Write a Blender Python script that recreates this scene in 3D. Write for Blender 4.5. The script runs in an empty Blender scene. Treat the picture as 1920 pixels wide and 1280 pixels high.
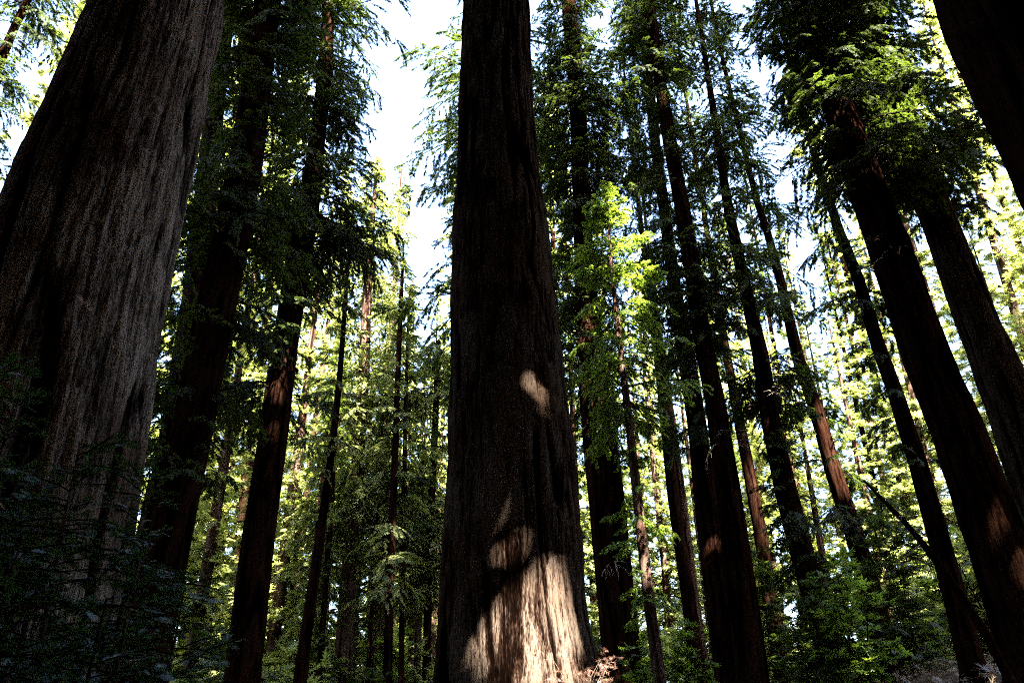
import bpy, math, random
import numpy as np
from mathutils import Matrix, Vector

sc = bpy.context.scene
C = sc.collection
R = math.radians

# ------------------------------------------------------------------ camera
FPX = 1500.0                       # focal length in photograph pixels (1920 wide)
CAM = np.array([0.0, 0.0, 1.6])
wz = np.array([-45.0, 3000.0, -1500.0]); wz /= np.linalg.norm(wz)      # world up seen from the camera
wy = np.array([0.0, 0.0, -1.0]); wy = wy - wz * wy.dot(wz); wy /= np.linalg.norm(wy)
wx = np.cross(wy, wz)
M = np.array([wx, wy, wz])         # camera -> world
cd = bpy.data.cameras.new('camera')
cam = bpy.data.objects.new('camera', cd)
C.objects.link(cam)
cd.sensor_width = 36.0
cd.lens = FPX / 1920 * 36
cd.clip_start = 0.1
cd.clip_end = 3000
cam.matrix_world = Matrix([list(M[0]) + [CAM[0]], list(M[1]) + [CAM[1]], list(M[2]) + [CAM[2]], [0, 0, 0, 1]])
sc.camera = cam

# ------------------------------------------------------------------ sky and sun
SUN_EL, SUN_AZ = R(48), R(154)     # azimuth clockwise from +Y
SUN = np.array([math.sin(SUN_AZ) * math.cos(SUN_EL), math.cos(SUN_AZ) * math.cos(SUN_EL), math.sin(SUN_EL)])
world = bpy.data.worlds.new('World')
sc.world = world
world.use_nodes = True
nt = world.node_tree
nt.nodes.clear()
sky = nt.nodes.new('ShaderNodeTexSky')
sky.sky_type = 'NISHITA'
sky.sun_disc = False
sky.sun_elevation = SUN_EL
sky.sun_rotation = SUN_AZ
sky.air_density = 1.0
sky.dust_density = 4.0
sky.ozone_density = 4.0
bg = nt.nodes.new('ShaderNodeBackground')
bg.inputs['Strength'].default_value = 0.05
wo = nt.nodes.new('ShaderNodeOutputWorld')
nt.links.new(sky.outputs[0], bg.inputs[0])
nt.links.new(bg.outputs[0], wo.inputs[0])

sl = bpy.data.lights.new('sun', 'SUN')
sl.energy = 5.0
sl.angle = R(0.53)
sl.color = (1.0, 0.95, 0.87)
so = bpy.data.objects.new('sun', sl)
C.objects.link(so)
so.rotation_euler = Vector(SUN).to_track_quat('Z', 'Y').to_euler()
so.location = (0, -20, 60)

sc.view_settings.view_transform = 'Standard'
sc.view_settings.look = 'None'
sc.view_settings.gamma = 1.0
sc.view_settings.exposure = 5.5
sc.view_settings.use_curve_mapping = False
cy = sc.cycles
cy.max_bounces = 4
cy.diffuse_bounces = 1
cy.glossy_bounces = 1
cy.transmission_bounces = 2
cy.transparent_max_bounces = 2
cy.caustics_reflective = False
cy.caustics_refractive = False
cy.use_denoising = False
cy.denoiser = 'OPENIMAGEDENOISE'
cy.denoising_input_passes = 'RGB_ALBEDO_NORMAL'
cy.sample_clamp_indirect = 2.0
cy.filter_width = 1.1

rng = np.random.default_rng(11)
random.seed(5)

# ------------------------------------------------------------------ helpers
def ray(px, py):
    return M @ np.array([(px - 960) / FPX, -(py - 640) / FPX, -1.0])

def at(px, py, D):
    """point seen at a photograph pixel, D metres ahead on the ground plan"""
    r = ray(px, py)
    return CAM + r * (D / r[1])

def depth_of(px, py, D):
    return D / ray(px, py)[1]

def proj(P):
    c = (np.asarray(P) - CAM) @ M
    return 960 + FPX * c[..., 0] / -c[..., 2], 640 - FPX * c[..., 1] / -c[..., 2]

def ground_z(x, y):
    x = np.asarray(x, float); y = np.asarray(y, float)
    s = lambda a, b, v: (lambda t: t * t * (3 - 2 * t))(np.clip((v - a) / (b - a), 0, 1))
    return (1.0 * s(4, 13, y) * s(-8, 2, x) + 2.3 * s(6, 13, x) * s(8, 20, y) * (1 - 0.8 * s(30, 60, y))
            + 0.12 * np.sin(x * 0.9 + 1) * np.sin(y * 0.7) - 0.05)

def mesh(name, V, F, mats, midx=None, attr=None, smooth=False):
    """V (n,3); F = list of int arrays, each (m,k)"""
    me = bpy.data.meshes.new(name)
    V = np.ascontiguousarray(V, np.float32)
    F = [np.ascontiguousarray(f, np.int32) for f in F if len(f)]
    tot = np.concatenate([np.full(len(f), f.shape[1], np.int32) for f in F])
    loops = np.concatenate([f.ravel() for f in F])
    start = np.concatenate([[0], np.cumsum(tot)[:-1]]).astype(np.int32)
    me.vertices.add(len(V)); me.vertices.foreach_set('co', V.ravel())
    me.loops.add(len(loops)); me.loops.foreach_set('vertex_index', loops)
    me.polygons.add(len(tot)); me.polygons.foreach_set('loop_start', start)
    try:
        me.polygons.foreach_set('loop_total', tot)
    except Exception:
        pass
    for m in mats:
        me.materials.append(m)
    if midx is not None:
        me.polygons.foreach_set('material_index', np.ascontiguousarray(midx, np.int32))
    if smooth is not False:
        sm = np.ones(len(tot), bool) if smooth is True else smooth
        me.polygons.foreach_set('use_smooth', sm)
    if attr is not None:
        for k, v in attr.items():
            a = me.attributes.new(k, 'FLOAT', 'POINT')
            a.data.foreach_set('value', np.ascontiguousarray(v, np.float32))
    me.update(calc_edges=True)
    return me

def link(name, me, parent=None, loc=None):
    o = bpy.data.objects.new(name, me)
    C.objects.link(o)
    if parent is not None:
        o.parent = parent
    if loc is not None:
        o.location = loc
    return o

def tag(o, label=None, cat=None, group=None, kind=None):
    if label: o['label'] = label
    if cat: o['category'] = cat
    if group: o['group'] = group
    if kind: o['kind'] = kind
    return o

def empty(name, loc, label=None, cat=None, group=None):
    o = bpy.data.objects.new(name, None)
    C.objects.link(o)
    o.location = loc
    o.empty_display_size = 0.3
    return tag(o, label, cat, group)

def vnoise(u, v, pu, seed):
    """smooth value noise, periodic in u with whole period pu; 0..1"""
    g = np.random.default_rng(seed).random((pu, 512))
    iu = np.floor(u).astype(int); fu = u - iu
    iv = np.floor(v).astype(int); fv = v - iv
    fu = fu * fu * (3 - 2 * fu); fv = fv * fv * (3 - 2 * fv)
    a = g[iu % pu, iv % 512]; b = g[(iu + 1) % pu, iv % 512]
    c = g[iu % pu, (iv + 1) % 512]; d = g[(iu + 1) % pu, (iv + 1) % 512]
    return (a * (1 - fu) + b * fu) * (1 - fv) + (c * (1 - fu) + d * fu) * fv

# ------------------------------------------------------------------ materials
def new_mat(name):
    m = bpy.data.materials.new(name)
    m.use_nodes = True
    n = m.node_tree.nodes
    n.clear()
    return m, n, m.node_tree.links

def ramp(n, stops):
    r = n.new('ShaderNodeValToRGB')
    e = r.color_ramp.elements
    while len(e) < len(stops):
        e.new(0.5)
    for el, (p, c) in zip(e, stops):
        el.position = p
        el.color = (*c, 1)
    return r

def bark_mat(name, groove, mid, ridge, patch, scale=1.0):
    m, n, l = new_mat(name)
    out = n.new('ShaderNodeOutputMaterial')
    p = n.new('ShaderNodeBsdfPrincipled')
    p.inputs['Roughness'].default_value = 0.95
    p.inputs['Specular IOR Level'].default_value = 0.0
    tc = n.new('ShaderNodeTexCoord')
    mp = n.new('ShaderNodeMapping')
    mp.inputs['Scale'].default_value = (9 * scale, 9 * scale, 0.9 * scale)
    l.new(tc.outputs['Object'], mp.inputs[0])
    nz = n.new('ShaderNodeTexNoise')
    nz.inputs['Scale'].default_value = 1.0
    nz.inputs['Detail'].default_value = 7
    nz.inputs['Roughness'].default_value = 0.65
    l.new(mp.outputs[0], nz.inputs['Vector'])
    mp2 = n.new('ShaderNodeMapping')
    mp2.inputs['Scale'].default_value = (26 * scale, 26 * scale, 2.4 * scale)
    l.new(tc.outputs['Object'], mp2.inputs[0])
    nf = n.new('ShaderNodeTexNoise')
    nf.inputs['Scale'].default_value = 1.0
    nf.inputs['Detail'].default_value = 5
    l.new(mp2.outputs[0], nf.inputs['Vector'])
    at_ = n.new('ShaderNodeAttribute')
    at_.attribute_name = 'ridge'
    # ridge height + streaks choose between groove, bark and weathered ridge
    s1 = n.new('ShaderNodeMath'); s1.operation = 'MULTIPLY_ADD'
    l.new(nz.outputs['Fac'], s1.inputs[0]); s1.inputs[1].default_value = 0.9; s1.inputs[2].default_value = -0.45
    s2 = n.new('ShaderNodeMath'); s2.operation = 'ADD'
    l.new(at_.outputs['Fac'], s2.inputs[0]); l.new(s1.outputs[0], s2.inputs[1])
    s3 = n.new('ShaderNodeMath'); s3.operation = 'MULTIPLY_ADD'
    l.new(nf.outputs['Fac'], s3.inputs[0]); s3.inputs[1].default_value = 0.95
    s3b = n.new('ShaderNodeMath'); s3b.operation = 'SUBTRACT'
    l.new(s2.outputs[0], s3b.inputs[0]); s3b.inputs[1].default_value = 0.47
    l.new(s3b.outputs[0], s3.inputs[2])
    mp3 = n.new('ShaderNodeMapping')
    mp3.inputs['Scale'].default_value = (62 * scale, 62 * scale, 9 * scale)
    l.new(tc.outputs['Object'], mp3.inputs[0])
    nk = n.new('ShaderNodeTexNoise')
    nk.inputs['Scale'].default_value = 1.0
    nk.inputs['Detail'].default_value = 3
    nk.inputs['Distortion'].default_value = 0.6
    l.new(mp3.outputs[0], nk.inputs['Vector'])
    s4 = n.new('ShaderNodeMath'); s4.operation = 'MULTIPLY_ADD'
    l.new(nk.outputs['Fac'], s4.inputs[0]); s4.inputs[1].default_value = 0.9
    s5 = n.new('ShaderNodeMath'); s5.operation = 'SUBTRACT'
    l.new(s3.outputs[0], s5.inputs[0]); s5.inputs[1].default_value = 0.45
    l.new(s5.outputs[0], s4.inputs[2])
    rp = ramp(n, [(0.2, groove), (0.45, mid), (0.78, ridge)])
    l.new(s4.outputs[0], rp.inputs[0])
    big = n.new('ShaderNodeTexNoise')
    big.inputs['Scale'].default_value = 0.55
    big.inputs['Detail'].default_value = 4
    l.new(tc.outputs['Object'], big.inputs['Vector'])
    br = ramp(n, [(0.42, (0, 0, 0)), (0.62, (1, 1, 1))])
    l.new(big.outputs['Fac'], br.inputs[0])
    mx = n.new('ShaderNodeMix'); mx.data_type = 'RGBA'; mx.blend_type = 'MULTIPLY'
    l.new(br.outputs[0], mx.inputs['Factor'])
    l.new(rp.outputs[0], mx.inputs['A'])
    mx.inputs['B'].default_value = (*patch, 1)
    l.new(mx.outputs['Result'], p.inputs['Base Color'])
    bp = n.new('ShaderNodeBump')
    bp.inputs['Strength'].default_value = 1.0
    bp.inputs['Distance'].default_value = 0.04
    hs = n.new('ShaderNodeMath'); hs.operation = 'MULTIPLY_ADD'
    l.new(nk.outputs['Fac'], hs.inputs[0]); hs.inputs[1].default_value = 0.6
    l.new(nf.outputs['Fac'], hs.inputs[2])
    l.new(hs.outputs[0], bp.inputs['Height'])
    l.new(bp.outputs[0], p.inputs['Normal'])
    l.new(p.outputs[0], out.inputs[0])
    return m

def leaf_mat(name, dark, light, trans, tfac=0.4, rough=0.55, spec=0.3):
    m, n, l = new_mat(name)
    out = n.new('ShaderNodeOutputMaterial')
    p = n.new('ShaderNodeBsdfPrincipled')
    p.inputs['Roughness'].default_value = rough
    p.inputs['Specular IOR Level'].default_value = spec
    a = n.new('ShaderNodeAttribute'); a.attribute_name = 'tint'
    oi = n.new('ShaderNodeObjectInfo')
    ad = n.new('ShaderNodeMath'); ad.operation = 'MULTIPLY_ADD'
    l.new(oi.outputs['Random'], ad.inputs[0]); ad.inputs[1].default_value = 0.3
    l.new(a.outputs['Fac'], ad.inputs[2])
    r = ramp(n, [(0.0, dark), (1.2 / 1.3, light)])
    l.new(ad.outputs[0], r.inputs[0])
    l.new(r.outputs[0], p.inputs['Base Color'])
    t = n.new('ShaderNodeBsdfTranslucent')
    tr = ramp(n, [(0.0, tuple(c * 0.6 for c in trans)), (1.0, trans)])
    l.new(ad.outputs[0], tr.inputs[0])
    l.new(tr.outputs[0], t.inputs['Color'])
    mx = n.new('ShaderNodeMixShader')
    mx.inputs[0].default_value = tfac
    l.new(p.outputs[0], mx.inputs[1])
    l.new(t.outputs[0], mx.inputs[2])
    l.new(mx.outputs[0], out.inputs[0])
    return m

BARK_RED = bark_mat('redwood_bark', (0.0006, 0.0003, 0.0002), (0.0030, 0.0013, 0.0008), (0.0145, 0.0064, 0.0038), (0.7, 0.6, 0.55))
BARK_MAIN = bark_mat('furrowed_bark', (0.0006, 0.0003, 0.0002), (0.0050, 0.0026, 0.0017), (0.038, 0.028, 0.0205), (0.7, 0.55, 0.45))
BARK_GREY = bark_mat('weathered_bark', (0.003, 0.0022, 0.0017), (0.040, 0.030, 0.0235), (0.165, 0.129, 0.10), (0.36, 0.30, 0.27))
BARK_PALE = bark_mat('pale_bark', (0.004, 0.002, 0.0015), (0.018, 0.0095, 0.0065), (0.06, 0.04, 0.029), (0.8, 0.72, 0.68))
TWIG = bark_mat('twig_bark', (0.008, 0.005, 0.004), (0.022, 0.015, 0.01), (0.045, 0.033, 0.024), (0.8, 0.75, 0.7), 2.0)
DEADWOOD = bark_mat('dead_wood', (0.07, 0.055, 0.04), (0.2, 0.17, 0.14), (0.34, 0.3, 0.25), (0.85, 0.8, 0.75), 2.0)
NEEDLE_SHADED = leaf_mat('shaded_redwood_needles', (0.006, 0.011, 0.003), (0.027, 0.038, 0.008), (0.065, 0.095, 0.009), 0.38, spec=.15)  # shade put into the colour: darkened copy for the mostly shaded crowns
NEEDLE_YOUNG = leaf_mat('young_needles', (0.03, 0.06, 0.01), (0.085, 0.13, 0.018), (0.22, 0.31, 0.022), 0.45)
NEEDLE_SUNLIT = leaf_mat('sunlit_needles', (0.04, 0.055, 0.015), (0.17, 0.185, 0.06), (0.28, 0.32, 0.055), 0.45)  # sunlight put into the colour: brighter, creamier copy for sunlit crowns
NEEDLE_SHRUB = leaf_mat('shrub_needles', (0.009, 0.020, 0.006), (0.028, 0.052, 0.014), (0.04, 0.075, 0.012), 0.3, 0.4, 0.35)
DEADFERN = leaf_mat('dead_fern', (0.035, 0.014, 0.009), (0.10, 0.05, 0.032), (0.10, 0.045, 0.025), 0.35)
LITTER = leaf_mat('leaf_litter', (0.06, 0.035, 0.02), (0.2, 0.14, 0.085), (0.1, 0.08, 0.04), 0.2)

# ------------------------------------------------------------------ trunks
def trunk_mesh(pts, mat, around, zstep, depth, seed, cell=0.18, zcell=3.6, z_dense=None, flare=0.5, lobes=0.04, warpk=1.2):
    """pts: list of (P, r) from the ground up"""
    Z = np.array([p[0][2] for p in pts]); X = np.array([p[0][0] for p in pts]); Y = np.array([p[0][1] for p in pts])
    Rr = np.array([p[1] for p in pts])
    if z_dense is None:
        z_dense = Z[-1]
    zs = np.concatenate([np.arange(Z[0], min(z_dense, Z[-1]), zstep), np.arange(min(z_dense, Z[-1]), Z[-1], max(1.2, zstep)), [Z[-1]]])
    zs = np.unique(np.round(zs, 4))
    th = np.linspace(0, 2 * np.pi, around, endpoint=False)
    TH, ZZ = np.meshgrid(th, zs)
    rr = np.interp(ZZ, Z, Rr)
    r0 = float(np.interp(min(6.0, Z[-1] * .3), Z, Rr))
    base = Z[0]
    # buttress flare near the ground
    hf = np.clip((ZZ - base) / (2.6 * max(r0, .15)), 0, 1)
    rl = 1 + flare * (1 - hf) ** 2.2 * (0.65 + 0.35 * np.cos(TH * 5 + seed))
    pu = max(6, int(2 * np.pi * r0 / cell))
    U = TH / (2 * np.pi) * pu
    warp = (vnoise(TH / (2 * np.pi) * 8, ZZ / 5.0, 8, seed + 7) - 0.5) * warpk + (vnoise(U / 2, ZZ / 0.9, max(3, pu // 2), seed + 8) - .5) * 0.45
    uu = U + warp + 1000 * pu
    a = vnoise(uu, ZZ / zcell + 20, pu, seed)
    b = vnoise(uu * 2, ZZ / (zcell * .45) + 20, pu * 2, seed + 1)
    c = vnoise(uu * 4, ZZ / (zcell * .16) + 20, pu * 4, seed + 2)
    g1 = 1 - np.clip(np.abs(a - 0.5) / 0.13, 0, 1)
    g2 = 1 - np.clip(np.abs(b - 0.5) / 0.12, 0, 1)
    plate = vnoise(uu * 1.0, ZZ / 0.5 + 9, pu, seed + 3)
    mk = np.clip((vnoise(U * .5, ZZ / 2.6 + 5, max(3, pu // 2), seed + 5) - .34) / .2, 0, 1)
    step = np.floor(vnoise(uu * 1.6 - .3 * warp, ZZ / .9 + 40, max(3, int(pu * 1.6)), seed + 6) * 5) / 5
    h = 1 - 0.95 * g1 ** 1.2 * mk - 0.30 * g2 * (1 - g1) - 0.22 * (1 - c) + 0.18 * (plate > 0.62) + .42 * (step - .5)
    lob = 1 + lobes * (vnoise(TH / (2 * np.pi) * 6, ZZ / 7.0, 6, seed + 4) - .5) * 2
    rad = rr * rl * lob + depth * (h - 0.8)
    cx = np.interp(ZZ, Z, X); cyy = np.interp(ZZ, Z, Y)
    V = np.stack([cx + rad * np.cos(TH), cyy + rad * np.sin(TH), ZZ], -1).reshape(-1, 3)
    nz, na = TH.shape
    i = np.arange(nz - 1)[:, None] * na; j = np.arange(na)[None, :]; j2 = (j + 1) % na
    F = np.stack([i + j, i + j2, i + na + j2, i + na + j], -1).reshape(-1, 4)
    ridge = np.clip(h * 0.72, 0, 1).ravel()
    top = len(V)
    V = np.vstack([V, [[cx[-1, 0], cyy[-1, 0], zs[-1] + rr[-1, 0]]]])
    ridge = np.append(ridge, .5)
    k = (nz - 1) * na
    T = np.stack([k + np.arange(na), k + (np.arange(na) + 1) % na, np.full(na, top)], -1)
    off = np.array([X[0], Y[0], Z[0]])
    return mesh('trunk', V - off, [F, T], [mat], attr={'ridge': ridge}, smooth=True), off

# ------------------------------------------------------------------ foliage
class Sprays:
    """flat sprays of needles; each spray is a handful of pointed leaflets"""
    def __init__(self):
        self.O, self.D, self.U, self.L, self.T = [], [], [], [], []
        self.WV, self.WF, self.nw = [], [], 0
    def add(self, O, D, U, L, T):
        self.O.append(O); self.D.append(D); self.U.append(U); self.L.append(L); self.T.append(T)
    def tube(self, P, r0, r1, k=3):
        P = np.asarray(P, float)
        n = len(P)
        d = np.gradient(P, axis=0); d /= np.linalg.norm(d, axis=1)[:, None] + 1e-9
        s = np.cross(d, [0.31, 0.17, 0.93]); s /= np.linalg.norm(s, axis=1)[:, None] + 1e-9
        u = np.cross(s, d)
        r = np.linspace(r0, r1, n)[:, None]
        V = np.stack([P + r * (np.cos(a) * s + np.sin(a) * u) for a in np.arange(k) * 2 * np.pi / k], 1).reshape(-1, 3)
        i = np.arange(n - 1)[:, None] * k; j = np.arange(k)[None]; j2 = (j + 1) % k
        F = np.stack([i + j, i + j2, i + k + j2, i + k + j], -1).reshape(-1, 4)
        self.WV.append(V); self.WF.append(F + self.nw); self.nw += len(V)
    def build(self, name, leaf, wood, style='mid', keep=None, off=(0, 0, 0), width=0.30):
        off = np.asarray(off, float)
        O = np.concatenate(self.O); D = np.concatenate(self.D); U = np.concatenate(self.U); L = np.concatenate(self.L); T = np.concatenate(self.T)
        D = D / np.linalg.norm(D, axis=1)[:, None]
        S = np.cross(U, D); S /= np.linalg.norm(S, axis=1)[:, None] + 1e-9
        N = np.cross(D, S)
        if style == 'coarse':
            spec = [(0.0, 0, 1.0, .30), (0.15, .9, .7, .32), (0.2, -.9, .7, .32)]
        elif style == 'mid':
            spec = [(0.0, 0, 1.0, .09), (0.05, .9, .5, .16), (0.12, -.9, .52, .16), (0.28, .85, .46, .16), (0.36, -.85, .44, .16), (0.55, .75, .4, .16), (0.62, -.75, .36, .16)]
        else:                       # fine: separate needles in two combs
            q = np.linspace(0.02, 0.97, 16)
            spec = [(0.0, 0, 1.0, .035)] + [(a, s * 1.05, (.30 * math.sin(math.pi * (0.12 + .8 * a)) + .05), .13) for a in q for s in (1, -1)]
        n = len(O)
        VV, TT = [], []
        L1 = L[:, None]
        rj = np.random.default_rng(3)
        for (a, ang, b, w) in spec:
            aj = ang + rj.normal(0, .12, n) if ang else np.zeros(n)
            ca, sa = np.cos(aj)[:, None], np.sin(aj)[:, None]
            d = D * ca + S * sa
            d = d + N * rj.normal(0, .10 if style != 'fine' else .06, n)[:, None]
            s = -D * sa + S * ca
            root = O + D * (a * L1)
            ln = L1 * b * (rj.uniform(.8, 1.2, n)[:, None])
            wd = ln * w * (width / .30)
            mid = root + d * ln * .45 - N * ln * 0.03
            if style == 'coarse':
                VV.append(np.stack([root, mid + s * wd, root + d * ln, mid - s * wd], 1))
            else:
                VV.append(np.stack([root + d * ln * .25 + s * wd, root + d * ln, root + d * ln * .1 - s * wd * .8], 1))
            TT.append(np.repeat(T[:, None], VV[-1].shape[1], 1))
            if keep is not None:
                k = keep(root + d * ln * .5) & keep(root + d * ln * .12) & keep(root + d * ln * .9)
                VV[-1] = VV[-1][k]; TT[-1] = TT[-1][k]
        V = np.concatenate(VV).reshape(-1, 3)
        tint = np.concatenate(TT).reshape(-1)
        k = 4 if style == 'coarse' else 3
        F = np.arange(len(V)).reshape(-1, k)
        mi = np.zeros(len(F), int)
        sm = np.zeros(len(F), bool)
        FF = [F]
        if self.nw:
            WV = np.concatenate(self.WV); WF = np.concatenate(self.WF)
            if keep is not None:
                WF = WF[keep(WV[WF].mean(1))]
            WF = WF + len(V)
            V = np.concatenate([V, WV]); tint = np.concatenate([tint, np.full(len(WV), .5)])
            FF.append(WF); mi = np.concatenate([mi, np.ones(len(WF), int)]); sm = np.concatenate([sm, np.ones(len(WF), bool)])
        return mesh(name, V - off, FF, [leaf, wood], mi, {'tint': tint}, sm)

def grow(sp, axis, z0, z1, rad, nb, per_m, slen, droop, rg, spread=1.0, start=.12, ascend=0.5, clump=True, wood=0.03):
    """branches from z0 to z1 round axis(z); rad(t) gives reach at t=0 (bottom) .. 1 (top)"""
    for i in range(nb):
        t = (i + rg.random()) / nb
        z = z0 + (z1 - z0) * t
        az = rg.uniform(0, 2 * np.pi)
        Lb = rad(t) * rg.uniform(.5, 1.15)
        if Lb < .15:
            continue
        e0 = (-.15 + ascend * t) + rg.normal(0, .18)
        n = 7
        q = np.linspace(0, 1, n)
        bend = rg.normal(0, .3)
        aa = az + bend * q
        step = Lb / (n - 1)
        el = e0 - droop * q ** 1.3 + .35 * droop * q ** 4
        dP = np.stack([np.cos(aa) * np.cos(el), np.sin(aa) * np.cos(el), np.sin(el)], 1) * step
        P = np.vstack([[0, 0, 0], np.cumsum(dP, 0)[:-1]]) + np.array([*axis(z), z])
        sp.tube(P, wood * (.4 + Lb / 4), .006, 3)
        ns = max(2, int(per_m * Lb * rg.uniform(.5, 1.4)))
        if clump:
            cen = rg.uniform(start, 1, max(2, int(Lb * 2)))
            f = np.clip(rg.choice(cen, ns) + rg.normal(0, .07, ns), start, 1)
        else:
            f = rg.uniform(start, 1, ns)
        idx = f * (n - 1)
        i0 = np.clip(idx.astype(int), 0, n - 2)
        w = (idx - i0)[:, None]
        O = P[i0] * (1 - w) + P[i0 + 1] * w
        bd = dP[i0] / step
        ang = rg.normal(0, 1.0, ns) * spread
        ca, sa = np.cos(ang), np.sin(ang)
        D = np.stack([bd[:, 0] * ca - bd[:, 1] * sa, bd[:, 0] * sa + bd[:, 1] * ca, bd[:, 2] + rg.normal(-.18, .28, ns)], 1)
        # side twigs carry the sprays away from the branch itself
        off = rg.uniform(0, .32, ns)[:, None] * min(1, Lb * .5) * (1.1 - f[:, None] * .6)
        O = O + D * off
        Uv = np.stack([rg.normal(0, .35, ns), rg.normal(0, .35, ns), np.ones(ns)], 1)
        sp.add(O, D, Uv, slen * rg.uniform(.55, 1.3, ns), np.clip(rg.normal(.5, .22, ns), 0, 1))

def polyaxis(pts):
    Z = np.array([p[0][2] for p in pts]); X = np.array([p[0][0] for p in pts]); Y = np.array([p[0][1] for p in pts])
    return lambda z: (float(np.interp(z, Z, X)), float(np.interp(z, Z, Y)))

def dead_branch(tree, off, P, az, L, rg, name='dead_branch'):
    sp = Sprays()
    def go(p, az, el, L, r, lev):
        n = 5
        pts = [np.array(p)]
        for k in range(n):
            az2 = az + rg.normal(0, .15); el2 = el - .12 * k
            pts.append(pts[-1] + L / n * np.array([math.cos(az2) * math.cos(el2), math.sin(az2) * math.cos(el2), math.sin(el2)]))
        sp.tube(pts, r, r * .35, 4)
        if lev < 2:
            for k in range(3):
                j = rg.integers(1, n)
                go(pts[j], az + rg.choice([-1, 1]) * rg.uniform(.4, 1), el + rg.normal(0, .4), L * rg.uniform(.3, .55), r * .5, lev + 1)
    go(P, az, rg.uniform(-.5, .2), L, .018, 0)
    V = np.concatenate(sp.WV) - off; F = np.concatenate(sp.WF)
    return link(name, mesh(name, V, [F], [DEADWOOD], attr={'ridge': np.full(len(V), .6)}, smooth=True), tree)

def trunk_points(px, D, H, extra_root=0.0):
    """px: (x, y, width) top to bottom of the frame; adds the stem down to the ground and up to height H"""
    pts = []
    for k, (x, y, w) in enumerate(px):
        a, b = px[max(k - 1, 0)], px[min(k + 1, len(px) - 1)]
        sl_ = math.atan2(b[0] - a[0], b[1] - a[1])
        pts.append((at(x, y, D), w / 2 * math.cos(sl_) / FPX * depth_of(x, y, D)))
    pts.sort(key=lambda p: p[0][2])
    (p0, r0), (p1, r1) = pts[0], pts[1]
    z0 = float(ground_z(p0[0], p0[1])) - .25
    if p0[2] > z0 + .05:
        dxy = (p0[:2] - p1[:2]) / (p1[2] - p0[2]) * (p0[2] - z0)
        dxy *= min(1, .25 / (np.linalg.norm(dxy) + 1e-6))
        g = np.array([p0[0] + dxy[0], p0[1] + dxy[1], z0])
        pts.insert(0, (g, r0 * 1.06 + extra_root))
    q, rq = pts[-1]
    pb = pts[-2][0]
    sl_ = (q[:2] - pb[:2]) / max(.5, (q[2] - pb[2])) * .5
    if H > q[2] + 1:
        for f in (.4, 1.0):
            z = q[2] + (H - q[2]) * f
            pts.append((np.array([q[0] + sl_[0] * (z - q[2]) * (.5 if f == 1 else .8), q[1], z]), max(.03, rq * (1 - f) + .04 * f)))
    return pts

GAPS = []          # (point, radius, share of leaves removed): breaks in the canopy on the sun's side

def gap_keep(O, extra=.06, t0=0.0):
    keep = np.ones(len(O), bool)
    edge = np.random.default_rng(len(O) + 5).uniform(.8, 1.12, len(O))
    sh = np.cross(SUN, [0, 0, 1.0]); sh /= np.linalg.norm(sh); sw = np.cross(sh, SUN)
    rr = np.random.default_rng(abs(int(O[0, 0] * 977 + O[0, 2] * 131)) + len(O)).random(len(O)) if len(O) else np.zeros(0)
    c = (O.min(0) + O.max(0)) / 2 if len(O) else np.zeros(3)
    big = np.linalg.norm(O - c, axis=1).max() if len(O) else 0
    for P, r, share in GAPS:
        w = c - P
        if np.linalg.norm(w - (w @ SUN) * SUN) > big + 2:
            continue
        r = r + extra
        v = O - P
        t = v @ SUN
        a, b = v @ sh, v @ sw
        f = np.arctan2(b, a)
        k = P[0] * 31 + P[2] * 17
        d = np.hypot(a * 1.35, b * .85) * (1 + .28 * np.sin(3 * f + k) + .2 * np.sin(5 * f + 2.3 * k))      # ragged rims
        keep &= ~((d < r * edge) & (t > t0) & (rr < share))
    return keep

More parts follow.
